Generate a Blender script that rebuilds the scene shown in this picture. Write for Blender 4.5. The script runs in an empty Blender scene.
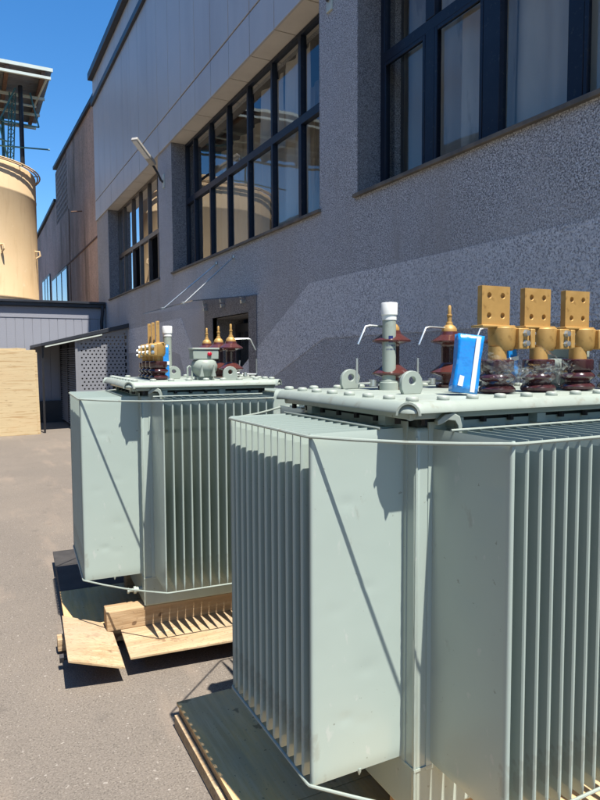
import bpy, bmesh, math, random
from math import sin, cos, pi, radians, sqrt, atan2
from mathutils import Vector, Matrix, noise
random.seed(7)
S = bpy.context.scene
COL = S.collection

# ------------------------------------------------------------------ camera
CF, CP, CR, CY, CH = 634.48, radians(3.74), radians(-0.2629), radians(27.6363), 1.6
cd = bpy.data.cameras.new('camera'); cam = bpy.data.objects.new('camera', cd); COL.objects.link(cam)
fw = Vector((sin(CY)*cos(CP), cos(CY)*cos(CP), -sin(CP)))
rt = Vector((cos(CY), -sin(CY), 0)); up = rt.cross(fw)
rt2 = rt*cos(CR)+up*sin(CR); up2 = -rt*sin(CR)+up*cos(CR)
m = Matrix.Identity(4)
for i in range(3):
    m[i][0] = rt2[i]; m[i][1] = up2[i]; m[i][2] = -fw[i]
m[2][3] = CH
cam.matrix_world = m
cd.sensor_fit = 'VERTICAL'; cd.sensor_height = 24; cd.lens = CF/800*24
cd.clip_start = 0.05; cd.clip_end = 4000
S.camera = cam

# ------------------------------------------------------------------ light
to_sun = Vector((0.045, -0.442, 1.0)).normalized()
EL = math.asin(to_sun.z); AZ = atan2(to_sun.x, to_sun.y)
W = bpy.data.worlds.new('World'); S.world = W; W.use_nodes = True
nt = W.node_tree; nt.nodes.clear()
o_ = nt.nodes.new('ShaderNodeOutputWorld'); b_ = nt.nodes.new('ShaderNodeBackground'); s_ = nt.nodes.new('ShaderNodeTexSky')
s_.sky_type = 'NISHITA'; s_.sun_disc = False; s_.sun_elevation = EL; s_.sun_rotation = AZ
s_.air_density = 1.0; s_.dust_density = 0.3; s_.ozone_density = 4.0; s_.altitude = 300
b_.inputs['Strength'].default_value = 0.122
hs = nt.nodes.new('ShaderNodeHueSaturation'); hs.inputs['Saturation'].default_value = 1.28
nt.links.new(s_.outputs[0], hs.inputs['Color']); nt.links.new(hs.outputs[0], b_.inputs[0]); nt.links.new(b_.outputs[0], o_.inputs[0])
sl = bpy.data.lights.new('sun', 'SUN'); sl.energy = 5.0; sl.angle = radians(0.5); sl.color = (1, 0.95, 0.88)
so = bpy.data.objects.new('sun', sl); COL.objects.link(so)
so.rotation_euler = to_sun.to_track_quat('Z', 'Y').to_euler(); so.location = (0, 0, 30)
S.view_settings.view_transform = 'Standard'; S.view_settings.look = 'None'
S.view_settings.gamma = 1; S.view_settings.use_curve_mapping = False
S.view_settings.exposure = 0.8

# ------------------------------------------------------------------ materials
MATS = {}
def mat(name, col, rough=0.5, metal=0.0, spec=0.5, bump=None, var=None, bump2=None):
    """bump=(scale,strength,dist); var=[(scale,detail,low,high,colour,fac,stretch)...] mixed over the base colour"""
    if name in MATS: return MATS[name]
    M = bpy.data.materials.new(name); M.use_nodes = True; t = M.node_tree; N = t.nodes; L = t.links
    P = N['Principled BSDF']
    P.inputs['Base Color'].default_value = (*col, 1); P.inputs['Roughness'].default_value = rough
    P.inputs['Metallic'].default_value = metal; P.inputs['Specular IOR Level'].default_value = spec
    tc = N.new('ShaderNodeTexCoord')
    def nz(scale, detail, stretch=None, kind='noise', rnd=0.5):
        mp = N.new('ShaderNodeMapping')
        if stretch: mp.inputs['Scale'].default_value = stretch
        L.new(tc.outputs['Object'], mp.inputs[0])
        if kind == 'noise':
            n = N.new('ShaderNodeTexNoise'); n.inputs['Scale'].default_value = scale
            n.inputs['Detail'].default_value = detail; n.inputs['Roughness'].default_value = 0.6
            L.new(mp.outputs[0], n.inputs['Vector']); return n.outputs['Fac']
        n = N.new('ShaderNodeTexVoronoi'); n.inputs['Scale'].default_value = scale
        L.new(mp.outputs[0], n.inputs['Vector'])
        if kind == 'cell':
            s = N.new('ShaderNodeSeparateColor'); L.new(n.outputs['Color'], s.inputs[0]); return s.outputs[0]
        return n.outputs['Distance']
    cur = None
    for v in (var or []):
        scale, detail, lo, hi, c2, fac = v[:6]; st = v[6] if len(v) > 6 else None; kd = v[7] if len(v) > 7 else 'noise'
        f = nz(scale, detail, st, kd)
        mr = N.new('ShaderNodeMapRange'); mr.inputs[1].default_value = lo; mr.inputs[2].default_value = hi
        mr.inputs[3].default_value = 0; mr.inputs[4].default_value = fac; L.new(f, mr.inputs[0])
        mx = N.new('ShaderNodeMix'); mx.data_type = 'RGBA'; L.new(mr.outputs[0], mx.inputs[0])
        if cur is None: mx.inputs[6].default_value = (*col, 1)
        else: L.new(cur, mx.inputs[6])
        mx.inputs[7].default_value = (*c2, 1); cur = mx.outputs[2]
    if cur is not None: L.new(cur, P.inputs['Base Color'])
    last = None
    for b in (bump, bump2):
        if not b: continue
        bn = N.new('ShaderNodeBump'); bn.inputs['Strength'].default_value = b[1]; bn.inputs['Distance'].default_value = b[2]
        L.new(nz(b[0], 3, b[3] if len(b) > 3 else None, b[4] if len(b) > 4 else 'noise'), bn.inputs['Height'])
        if last is not None: L.new(last, bn.inputs['Normal'])
        last = bn.outputs[0]
    if last is not None: L.new(last, P.inputs['Normal'])
    MATS[name] = M; return M

M_asphalt = mat('asphalt', (.175, .148, .12), .92, spec=.2, bump=(95, .55, .008), bump2=(9, .3, .01),
    var=[(.9, 6, .42, .62, (.23, .192, .15), .8), (.3, 4, .45, .6, (.15, .13, .108), .7),
         (110, 1, .5, .62, (.28, .245, .2), .6, (1, 1, 1)), (130, 1, .54, .62, (.07, .06, .052), .65), (70, 1, .0, 1., (.2, .17, .14), .6, (1, 1, 1), 'cell'), (45, 1, .69, .73, (.4, .36, .31), .6),
         (2.4, 6, .54, .66, (.27, .215, .165), .55, (1, .25, 1)), (5, 5, .6, .7, (.11, .095, .08), .4), (1.2, 6, .497, .503, (.1, .085, .075), .0)])
M_wall = mat('pebble_dash', (.56, .565, .565), .85, spec=.2, bump=(55, 1., .014), bump2=(150, .4, .006),
    var=[(75, 0, .0, .75, (.27, .27, .275), .9, (1, 1, 1), 'cell'), (105, 1, .5, .59, (.86, .86, .85), .8), (90, 1, .54, .61, (.09, .09, .095), .85), (.8, 4, .4, .7, (.43, .43, .44), .5),
         (1.6, 5, .5, .7, (.40, .375, .35), .55, (1, 1, .12)), (5, 4, .6, .7, (.3, .28, .26), .4, (1, 1, .25)), (.35, 4, .5, .62, (.62, .6, .58), .35)])
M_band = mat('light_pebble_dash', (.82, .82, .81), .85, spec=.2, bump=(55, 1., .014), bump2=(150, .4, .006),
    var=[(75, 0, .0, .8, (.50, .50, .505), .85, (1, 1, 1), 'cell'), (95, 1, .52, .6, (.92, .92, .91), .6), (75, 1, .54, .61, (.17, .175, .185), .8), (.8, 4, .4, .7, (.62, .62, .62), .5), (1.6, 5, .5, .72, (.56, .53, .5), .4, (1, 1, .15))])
M_jamb = mat('dark_granite', (.2, .2, .205), .7, bump=(70, .6, .008),
    var=[(80, 0, .0, .8, (.07, .07, .078), .95, (1, 1, 1), 'cell'), (110, 1, .54, .62, (.42, .41, .41), .7), (1.5, 4, .5, .7, (.28, .26, .24), .4, (1, 1, .3))])
M_clad = mat('grey_composite_cladding', (.55, .53, .50), .45, metal=.0, spec=.4, var=[(.7, 3, .4, .7, (.48, .465, .44), .6), (4, 4, .5, .8, (.58, .53, .49), .4, (1, 1, .12)), (1.1, 5, .5, .7, (.4, .37, .35), .4, (1, 1, .2))], bump=(1.5, .06, .02))
M_soffit = mat('beige_soffit_panel', (.72, .66, .56), .55, var=[(3, 4, .4, .7, (.58, .53, .45), .5)])
M_darktrim = mat('charcoal_trim', (.03, .034, .042), .45, metal=.2, var=[(4, 3, .4, .7, (.05, .052, .06), .5)])
M_frame = mat('navy_window_frame', (.014, .021, .036), .42, spec=.25, var=[(5, 3, .4, .7, (.02, .03, .048), .6), (30, 3, .62, .7, (.09, .09, .085), .35)])
M_frameb = mat('brown_window_frame', (.075, .065, .06), .4, var=[(5, 3, .4, .7, (.11, .095, .085), .6)])
M_sill = mat('dusty_sill', (.1, .095, .085), .8, var=[(6, 4, .4, .6, (.2, .17, .13), .7)])
M_curtain = mat('dusty_curtain', (.70, .64, .52), .9, spec=.05, var=[(1.2, 5, .42, .7, (.48, .44, .36), .85, (1, 1, .3)), (4, 6, .6, .66, (.2, .18, .15), .4, (1, 1, .2))])
M_inside = mat('interior_paint', (.13, .14, .15), .9, var=[(1, 3, .4, .7, (.08, .09, .1), .7)])
M_concrete = mat('stained_brown_concrete', (.72, .53, .43), .95, spec=.1, bump=(14, .7, .03), bump2=(60, .5, .012),
    var=[(.4, 5, .42, .58, (.42, .32, .26), .85, (1, .6, .35)), (1.7, 5, .5, .7, (.8, .64, .54), .6, (1, 1, .5)), (20, 4, .48, .62, (.36, .27, .22), .6), (.9, 5, .58, .68, (.13, .11, .09), .6, (1, 1, .2))])
M_brick = mat('open_brick_screen', (.45, .36, .30), .9, bump=(30, .5, .01), var=[(9, 3, .4, .6, (.28, .22, .19), .7)])
M_annex = mat('grey_ribbed_render', (.31, .315, .345), .85, spec=.2, bump=(60, .5, .008),
    var=[(60, 3, .45, .6, (.27, .28, .32), .7), (1.2, 4, .4, .7, (.32, .33, .36), .5)])
M_tank = mat('ochre_tank_paint', (.74, .545, .315), .7, spec=.2, bump=(3, .1, .02),
    var=[(.9, 5, .45, .7, (.66, .45, .23), .6, (1, 1, .5)), (5, 5, .56, .7, (.5, .33, .17), .45, (1, 1, .12)), (.5, 3, .5, .7, (.78, .58, .34), .5), (26, 2, .7, .76, (.3, .17, .07), .5), (2.5, 6, .62, .68, (.84, .68, .46), .4)])
M_galv = mat('corrugated_galvanised_sheet', (.36, .36, .35), .5, metal=.4, var=[(2, 4, .4, .65, (.25, .24, .22), .7), (5, 4, .6, .7, (.22, .13, .07), .4)])
M_rust = mat('rusty_steel', (.13, .07, .045), .8, var=[(12, 4, .4, .6, (.22, .12, .07), .6)])
M_whitesteel = mat('pale_green_steel_tube', (.55, .6, .52), .5, var=[(6, 4, .5, .7, (.42, .44, .38), .5)])
M_teal = mat('teal_steel', (.05, .17, .18), .5, var=[(10, 4, .5, .7, (.1, .1, .08), .5)])
M_blacksteel = mat('black_steel', (.02, .02, .022), .5, metal=.3, var=[(10, 3, .5, .7, (.05, .04, .035), .4)])
M_perf = mat('grey_perforated_metal', (.27, .275, .29), .5, metal=.15, var=[(3, 3, .4, .7, (.22, .225, .24), .5)])
M_wood = mat('raw_timber', (.43, .295, .165), .88, spec=.1, bump=(30, .6, .006, (.15, 2, 2)),
    var=[(7, 6, .42, .58, (.31, .2, .105), .8, (.22, 2.2, 2.2)), (26, 4, .45, .65, (.53, .4, .25), .6, (.12, 2, 2)), (2, 4, .45, .65, (.33, .235, .145), .6), (11, 2, .67, .72, (.12, .07, .04), .8), (40, 3, .62, .68, (.2, .14, .09), .5)])
M_ply = mat('pale_plywood', (.50, .365, .21), .85, spec=.1, bump=(25, .4, .004, (.3, 2, 2)),
    var=[(4, 6, .42, .56, (.38, .255, .135), .75, (.3, 1.6, 1.6)), (22, 4, .45, .65, (.6, .46, .29), .6, (.15, 2, 2)), (11, 3, .63, .68, (.2, .12, .065), .75), (1.6, 4, .45, .65, (.4, .31, .21), .7), (60, 2, .58, .66, (.28, .2, .125), .6), (34, 4, .55, .62, (.27, .17, .09), .4, (.1, 3, 3))])
M_plydark = mat('weathered_plywood_deck', (.80, .5, .2), .88, spec=.0, bump=(20, .5, .004, (2, .3, 2)),
    var=[(5, 6, .4, .6, (.48, .33, .165), .85, (2.2, .2, 1)), (18, 5, .45, .65, (.74, .56, .33), .5, (2.5, .15, 1)), (1.3, 5, .45, .65, (.5, .4, .26), .7), (70, 3, .66, .7, (.08, .06, .04), .8), (9, 3, .66, .69, (.2, .14, .08), .7)])
M_plyedge = mat('stacked_plywood_face', (.55, .43, .25), .8, spec=.2, bump=(18, .35, .006, (.2, 1, 2)),
    var=[(5, 6, .42, .6, (.58, .46, .27), .7, (.25, 1, 3)), (8, 5, .54, .64, (.38, .24, .11), .75, (.2, 1, 4)), (20, 3, .62, .7, (.22, .14, .07), .6, (.3, 1, 2)), (1, 3, .5, .7, (.56, .38, .21), .4)])
# transformer paint, slightly orange-peeled gloss
M_paint = mat('pale_grey_green_enamel', (.37, .44, .39), .27, spec=.5, bump=(2.2, .14, .025), bump2=(160, .03, .002),
    var=[(1.5, 4, .45, .7, (.335, .40, .355), .6), (.8, 3, .5, .7, (.41, .475, .425), .5), (4, 6, .55, .7, (.275, .295, .24), .5, (1, 1, .1)), (22, 4, .65, .7, (.46, .49, .45), .6, (1, 1, .5)), (45, 3, .71, .74, (.16, .16, .12), .5), (3, 6, .58, .64, (.41, .45, .41), .35, (1, 1, .4)), (9, 6, .63, .67, (.25, .25, .2), .35, (1, 1, .6))])
M_paintlid = mat('chalky_lid_enamel', (.315, .362, .31), .45, spec=.4, bump=(30, .1, .003),
    var=[(3, 4, .4, .65, (.27, .305, .26), .7), (20, 4, .58, .68, (.23, .215, .16), .5), (9, 5, .56, .64, (.36, .4, .35), .5)])
M_cap = mat('white_bolt_cap', (.36, .4, .345), .45, var=[(20, 3, .5, .7, (.3, .31, .26), .6)])
M_white = mat('white_plastic', (.78, .79, .76), .4, var=[(20, 3, .5, .7, (.68, .68, .62), .5)])
M_porc = mat('maroon_glazed_porcelain', (.085, .026, .022), .16, spec=.7, var=[(14, 3, .4, .7, (.06, .018, .016), .6), (40, 3, .6, .7, (.2, .15, .12), .2)])
M_porclv = mat('dark_brown_glazed_porcelain', (.05, .016, .018), .14, spec=.7, var=[(14, 3, .4, .7, (.035, .012, .014), .6), (40, 3, .6, .7, (.16, .12, .11), .25)])
M_porcdark = mat('dark_glazed_core', (.035, .012, .012), .15, spec=.8, var=[(14, 3, .4, .7, (.05, .02, .018), .6)])
M_brass = mat('dull_brass', (.52, .315, .10), .5, metal=.3, bump=(60, .15, .002), var=[(12, 4, .4, .65, (.4, .235, .07), .75), (40, 3, .6, .7, (.26, .14, .04), .6), (7, 4, .58, .66, (.6, .42, .2), .5)])
M_zinc = mat('zinc_plated_steel', (.55, .58, .56), .35, metal=.8, var=[(30, 3, .4, .7, (.42, .44, .42), .5)])
M_blue = mat('blue_plastic_wrap', (.01, .24, .68), .22, spec=.7, bump=(16, .5, .01), var=[(6, 4, .5, .7, (.03, .36, .8), .7), (20, 3, .6, .7, (.3, .6, .85), .3)])
M_navy = mat('navy_sticker', (.01, .02, .12), .4, var=[(20, 2, .4, .7, (.02, .03, .15), .5)])
M_red = mat('red_plastic', (.5, .01, .03), .35, var=[(20, 2, .4, .7, (.4, .01, .02), .5)])
M_lampshell = mat('dusty_lamp_shell', (.45, .42, .36), .5, var=[(12, 3, .4, .7, (.3, .28, .24), .5)])
M_black = mat('near_black', (.012, .012, .014), .6, var=[(5, 3, .4, .7, (.02, .02, .022), .5)])

M_shed = mat('added_shed_wall', (.16, .145, .125), .85, var=[(.6, 5, .4, .65, (.1, .09, .08), .8), (3, 4, .5, .7, (.22, .2, .17), .5, (1, 1, .3))])
M_neckshade = mat('neck_shade', (.02, .03, .028), .6, var=[(9, 3, .4, .7, (.035, .045, .04), .6)])
def glassy(name, tint, refl_add, rough=0.02, bump=None):
    M = bpy.data.materials.new(name); M.use_nodes = True; t = M.node_tree; N = t.nodes; L = t.links; N.clear()
    o = N.new('ShaderNodeOutputMaterial'); mx = N.new('ShaderNodeMixShader'); tr = N.new('ShaderNodeBsdfTransparent')
    g = N.new('ShaderNodeBsdfGlossy'); fr = N.new('ShaderNodeLayerWeight'); fr.inputs[0].default_value = .5; pw = N.new('ShaderNodeMath'); pw.operation = 'POWER'; pw.inputs[1].default_value = 4.5; L.new(fr.outputs['Facing'], pw.inputs[0])
    ad = N.new('ShaderNodeMath'); ad.operation = 'ADD'; ad.inputs[1].default_value = refl_add+.04; ad.use_clamp = True
    tr.inputs[0].default_value = (*tint, 1); g.inputs['Roughness'].default_value = rough; g.inputs[0].default_value = (.95, .97, 1, 1)
    L.new(pw.outputs[0], ad.inputs[0]); L.new(ad.outputs[0], mx.inputs[0]); L.new(tr.outputs[0], mx.inputs[1]); L.new(g.outputs[0], mx.inputs[2])
    L.new(mx.outputs[0], o.inputs[0])
    if bump:
        tc = N.new('ShaderNodeTexCoord'); n = N.new('ShaderNodeTexNoise'); n.inputs['Scale'].default_value = bump[0]
        bn = N.new('ShaderNodeBump'); bn.inputs['Strength'].default_value = bump[1]; bn.inputs['Distance'].default_value = bump[2]
        L.new(tc.outputs['Object'], n.inputs['Vector']); L.new(n.outputs['Fac'], bn.inputs['Height'])
        L.new(bn.outputs[0], g.inputs['Normal']); L.new(bn.outputs[0], fr.inputs['Normal'])
    return M
M_glass = glassy('window_glass', (.82, .83, .82), .02, .015, (.9, .16, .02))
M_mglass = glassy('mirror_tinted_glass', (.5, .5, .5), .42, .01, (.7, .2, .02))
M_canglass = glassy('canopy_glass', (.75, .82, .85), .03, .1)
M_film = glassy('cling_film', (.97, .98, .98), .06, .10, (34, .8, .008))

# ------------------------------------------------------------------ mesh helpers
class MB:
    def __init__(s): s.b = bmesh.new()
    def poly(s, pts, smooth=False):
        f = s.b.faces.new([s.b.verts.new(p) for p in pts]); f.smooth = smooth; return s
    def box(s, x0, x1, y0, y1, z0, z1, M=None):
        P = [Vector(p) for p in ((x0,y0,z0),(x1,y0,z0),(x1,y1,z0),(x0,y1,z0),(x0,y0,z1),(x1,y0,z1),(x1,y1,z1),(x0,y1,z1))]
        if M is not None: P = [M @ p for p in P]
        v = [s.b.verts.new(p) for p in P]
        for q in ((0,3,2,1),(4,5,6,7),(0,1,5,4),(1,2,6,5),(2,3,7,6),(3,0,4,7)): s.b.faces.new([v[i] for i in q])
        return s
    def tube(s, pts, r, n=8, closed=False, smooth=True):
        pts = [Vector(p) for p in pts]; N = len(pts); rings = []
        R = r if isinstance(r, (list, tuple)) else [r]*N
        nrm = None
        for i, p in enumerate(pts):
            if closed: d = (pts[(i+1) % N]-p).normalized()+(p-pts[i-1]).normalized()
            else: d = (pts[min(i+1, N-1)]-p).normalized()+(p-pts[max(i-1, 0)]).normalized()
            d = d.normalized() if d.length > 1e-6 else Vector((0, 0, 1))
            if nrm is None:
                nrm = d.cross(Vector((0, 0, 1)))
                if nrm.length < .05: nrm = d.cross(Vector((1, 0, 0)))
            nrm = (nrm-d*nrm.dot(d)).normalized(); bt = d.cross(nrm)
            rings.append([s.b.verts.new(p+(nrm*cos(2*pi*k/n)+bt*sin(2*pi*k/n))*R[i]) for k in range(n)])
        for i in range(N if closed else N-1):
            a, c = rings[i], rings[(i+1) % N]
            for k in range(n):
                f = s.b.faces.new((a[k], a[(k+1) % n], c[(k+1) % n], c[k])); f.smooth = smooth
        if not closed:
            s.b.faces.new(rings[0][::-1]); s.b.faces.new(rings[-1])
        return s
    def lathe(s, prof, c=(0, 0, 0), n=24, M=None, smooth=True, sharp=()):
        c = Vector(c); rings = []
        for r, z in prof:
            ring = []
            for k in range(n):
                p = Vector((max(r, 1e-4)*cos(2*pi*k/n), max(r, 1e-4)*sin(2*pi*k/n), z))
                if M is not None: p = M @ p
                ring.append(s.b.verts.new(c+p))
            rings.append(ring)
        for a, b in zip(rings, rings[1:]):
            for k in range(n):
                f = s.b.faces.new((a[k], a[(k+1) % n], b[(k+1) % n], b[k])); f.smooth = smooth
        s.b.faces.new(rings[0][::-1]); s.b.faces.new(rings[-1])
        return s
    def prism(s, outline, o, ux, uy, d):
        """outline in (u,v) extruded by vector d"""
        o, ux, uy, d = Vector(o), Vector(ux), Vector(uy), Vector(d)
        a = [s.b.verts.new(o+ux*u+uy*v) for u, v in outline]; b = [s.b.verts.new(v.co+d) for v in a]
        n = len(a); s.b.faces.new(a[::-1]); s.b.faces.new(b)
        for i in range(n): s.b.faces.new((a[i], a[(i+1) % n], b[(i+1) % n], b[i]))
        return s
    def build(s, name, m, parent=None, bevel=0, seg=2, solid=0, auto=None):
        bmesh.ops.recalc_face_normals(s.b, faces=s.b.faces)
        me = bpy.data.meshes.new(name); s.b.to_mesh(me); s.b.free(); me.materials.append(m); me.set_sharp_from_angle(angle=radians(38))
        o = bpy.data.objects.new(name, me); COL.objects.link(o)
        if parent: o.parent = parent
        if solid:
            q = o.modifiers.new('solid', 'SOLIDIFY'); q.thickness = solid; q.offset = 0
        if bevel:
            q = o.modifiers.new('bevel', 'BEVEL'); q.width = bevel; q.segments = seg; q.limit_method = 'ANGLE'; q.angle_limit = radians(40); q.harden_normals = False
        return o
def tag(o, label=None, cat=None, group=None, kind=None):
    if label: o['label'] = label
    if cat: o['category'] = cat
    if group: o['group'] = group
    if kind: o['kind'] = kind
    return o
def thing(name, label, cat, loc=(0, 0, 0), rz=0, group=None):
    o = bpy.data.objects.new(name, None); COL.objects.link(o); o.location = loc; o.rotation_euler.z = rz
    o.empty_display_size = .1
    return tag(o, label, cat, group)

WX = 3.3           # outer face of the workshop wall
GX = 3.59          # window glass plane

# ------------------------------------------------------------------ ground
g = MB()
g.poly([(-700, -700, 0), (700, -700, 0), (700, 700, 0), (-700, 700, 0)])
tag(g.build('ground', M_asphalt), kind='structure')
r = MB()
# tar-sealed crack line in the yard
pts = [(-.15+.03*sin(i*1.3)+i*.075, 2.3+i*.02+.02*sin(i*.9), 0.002) for i in range(12)]

# ------------------------------------------------------------------ workshop
B = thing('workshop_building', 'large grey workshop with speckled wall, cladding above and big dark framed windows', 'building', (WX, 6, 0))
def L_(x, y, z): return (x-WX, y-6, z)
wins = [(-0.4, 5.13, 'navy'), (5.84, 11.15, 'navy'), (12.02, 16.80, 'brown')]   # y0,y1
Z0, Z1 = 3.12, 5.42
YA, YB = -7.0, 18.3
door = (7.73, 9.11, 2.21)
def wall_rects():
    """rectangles of the wall plane that are solid"""
    R = [(YA, door[0], 0, Z0), (door[0], door[1], door[2], Z0), (door[1], YB, 0, Z0)]
    ys = [YA]+[v for w in wins for v in w[:2]]+[YB]
    for a, b in zip(ys[0::2], ys[1::2]): R.append((a, b, Z0, Z1))
    R.append((YA, YB, Z1, 9.2))
    return R
w = MB()
for a, b, c, d in wall_rects(): w.box(0, .5, a-6, b-6, c, d)
w.build('wall', M_wall, B)
# jambs of the windows, dark granite, a few mm inside the openings
for a, b, k in wins:
    for ya, yb in ((a-6-.001, a-6+.012), (b-6-.012, b-6+.001)):
        j = MB(); j.box(.004, .42, ya, yb, Z0+.03, Z1); j.build('window_reveal', M_jamb, B)
    s = MB()
    n = int((b-a)/.716)+1
    for i in range(n):
        y1 = b-i*.716; y0 = max(a, y1-.698)
        if y0 >= y1: continue
        s.box(-.02, .42, y0-6, y1-6, Z1-.024, Z1-.002)
    s.build('soffit', M_soffit, B)
# paler band on the wall : right and left of the door
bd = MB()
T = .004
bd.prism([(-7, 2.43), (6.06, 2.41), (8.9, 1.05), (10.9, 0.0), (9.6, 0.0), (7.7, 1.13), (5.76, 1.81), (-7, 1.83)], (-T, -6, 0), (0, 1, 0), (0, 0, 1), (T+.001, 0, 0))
o = bd.build('wall_band', M_band, B)
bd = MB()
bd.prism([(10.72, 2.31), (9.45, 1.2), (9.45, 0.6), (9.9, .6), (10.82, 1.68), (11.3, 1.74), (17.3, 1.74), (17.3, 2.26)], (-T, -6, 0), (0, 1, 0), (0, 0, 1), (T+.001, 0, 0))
bd.build('wall_band', M_band, B)
# door surround and door
ds = MB(); T = .012
ds.box(-T, .06, 7.47-6, door[0]-6, 0, 2.42); ds.box(-T, .06, door[1]-6, 9.47-6, 0, 2.42); ds.box(-T, .06, door[0]-6, door[1]-6, door[2], 2.42)
ds.build('door_surround', M_jamb, B)
dj = MB(); dj.box(.06, .49, door[0]-6, door[0]-6+.01, 0, door[2]-.002); dj.box(.06, .49, door[1]-6-.01, door[1]-6, 0, door[2]-.002)
dj.box(.06, .49, door[0]-6, door[1]-6, door[2]-.012, door[2]-.002)
dj.build('door_reveal', M_jamb, B)
dd = MB()
for k in (0, 1):
    y0 = door[0]-6+.04+k*.66; y1 = y0+.63
    for (a, b, c, d) in ((y0, y0+.09, .02, 2.12), (y1-.09, y1, .02, 2.12), (y0+.09, y1-.09, .02, .25), (y0+.09, y1-.09, 2.0, 2.12), (y0+.09, y1-.09, 1.0, 1.1)):
        dd.box(.34, .39, a, b, c, d)
door_o = dd.build('door', M_darktrim, B)
h = MB(); h.tube([L_(WX+.33, door[0]+.66, 1.0), L_(WX+.30, door[0]+.66, 1.0), L_(WX+.30, door[0]+.66, 1.25), L_(WX+.33, door[0]+.66, 1.25)], .01); h.build('handle', M_zinc, door_o)
h = MB(); h.box(.362, .368, door[0]-6+.1, door[1]-6-.1, .2, 2.05); h.build('glass', M_glass, door_o)
# windows
def window(a, b, kind, mull, ztr, curt):
    fm = M_frame if kind == 'navy' else M_frameb
    X = GX-WX; f = MB(); fw_ = .05 if kind == 'brown' or a > 5 else .06
    a6, b6 = a-6+.012, b-6-.012
    zt = Z1-.03; zb = Z0+.03; D0, D1 = X-.035, X+.035
    f.box(D0, D1, a6, a6+fw_, zb, zt); f.box(D0, D1, b6-fw_, b6, zb, zt)
    f.box(D0+.001, D1-.001, a6+fw_, b6-fw_, zb, zb+fw_); f.box(D0+.001, D1-.001, a6+fw_, b6-fw_, zt-fw_, zt)
    f.box(D0-.004, D1, a6+fw_, b6-fw_, ztr-.05, ztr+.05)
    ys = []
    for m0, mw in mull:
        f.box(D0-.01, D1-.002, m0-6-mw/2, m0-6+mw/2, zb+fw_, ztr-.05); f.box(D0-.01, D1-.002, m0-6-mw/2, m0-6+mw/2, ztr+.05, zt-fw_)
    edges = sorted([a6+fw_]+[v for m0, mw in mull for v in (m0-6-mw/2, m0-6+mw/2)]+[b6-fw_])
    cells = list(zip(edges[0::2], edges[1::2]))
    # opening sashes: an extra inner frame in some lower cells
    for i, (c0, c1) in enumerate(cells):
        if kind == 'navy' and a < 5 and i % 3 != 1:
            q = .035
            f.box(D0-.012, D0-.0105+.012, c0+.004, c0+q, zb+fw_+.004, ztr-.054); f.box(D0-.012, D0-.0105+.012, c1-q, c1-.004, zb+fw_+.004, ztr-.054)
            f.box(D0-.011, D0-.0105+.011, c0+q, c1-q, zb+fw_+.004, zb+fw_+q); f.box(D0-.011, D0-.0105+.011, c0+q, c1-q, ztr-.054-q, ztr-.054)
    wo = f.build('window', fm, B, bevel=.003, seg=1)
    for i, (c0, c1) in enumerate(cells):
        for (z0, z1) in ((zb+fw_, ztr-.05), (ztr+.05, zt-fw_)):
            p = MB(); t1 = random.uniform(-.004, .004); t2 = random.uniform(-.003, .003)
            if (kind == 'brown' and z0 < ztr and i in (1, 3)) : continue      # sashes swung open, dark gap
            p.poly([(X+t1, c0-.005, z0-.005), (X-t1, c1+.005, z0-.005), (X-t1+t2, c1+.005, z1+.005), (X+t1+t2, c0-.005, z1+.005)])
            p.build('pane', M_mglass if kind == 'brown' else M_glass, wo)
    s = MB(); s.box(-.035, X-.036, a-6-.03, b-6+.03, Z0-.012, Z0+.022); s.build('sill', M_sill, wo, bevel=.004)
    for (y0, y1, z0, z1, off) in curt:
        c = MB(); n = max(8, int((y1-y0)/.03)); rows = 8; V = []
        for i in range(n+1):
            y = y0+(y1-y0)*i/n; col = []
            for k in range(rows+1):
                z = z0+(z1-z0)*k/rows
                sag = .05*sin(y*3.1+.5)*(1-k/rows)
                col.append(c.b.verts.new((X+off+.025*sin(y*21+k*.15)+.02*noise.noise(Vector((y*2, z*1.5, off*10))), y-6, z+sag)))
            V.append(col)
        for i in range(n):
            for k in range(rows):
                q = c.b.faces.new((V[i][k], V[i+1][k], V[i+1][k+1], V[i][k+1])); q.smooth = True
        c.build('curtain', M_curtain, wo)
window(*wins[0], [(4.385, .12), (3.67, .17), (2.92, .12), (2.17, .16), (1.42, .12), (.65, .16)], 4.40,
       [(-.3, 3.62, 3.05, 5.3, .12), (3.55, 4.12, 3.1, 5.3, .10), (4.2, 5.6, 3.05, 5.3, .45)])
window(*wins[1], [(10.64, .05), (9.85, .05), (9.07, .05), (8.30, .05), (7.52, .05), (6.75, .07)], 4.38,
       [(6.75, 7.5, 3.4, 5.3, .12), (7.6, 8.3, 4.4, 5.3, .18), (5.9, 6.6, 3.9, 5.3, .16), (6.05, 6.5, 3.15, 3.9, .2), (8.9, 11.6, 3.0, 5.3, .6), (6.9, 8.9, 3.0, 5.3, .7)])
window(*wins[2], [(16.12, .05), (15.24, .05), (14.53, .05), (13.76, .05), (13.0, .05)], 4.22, [])
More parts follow.
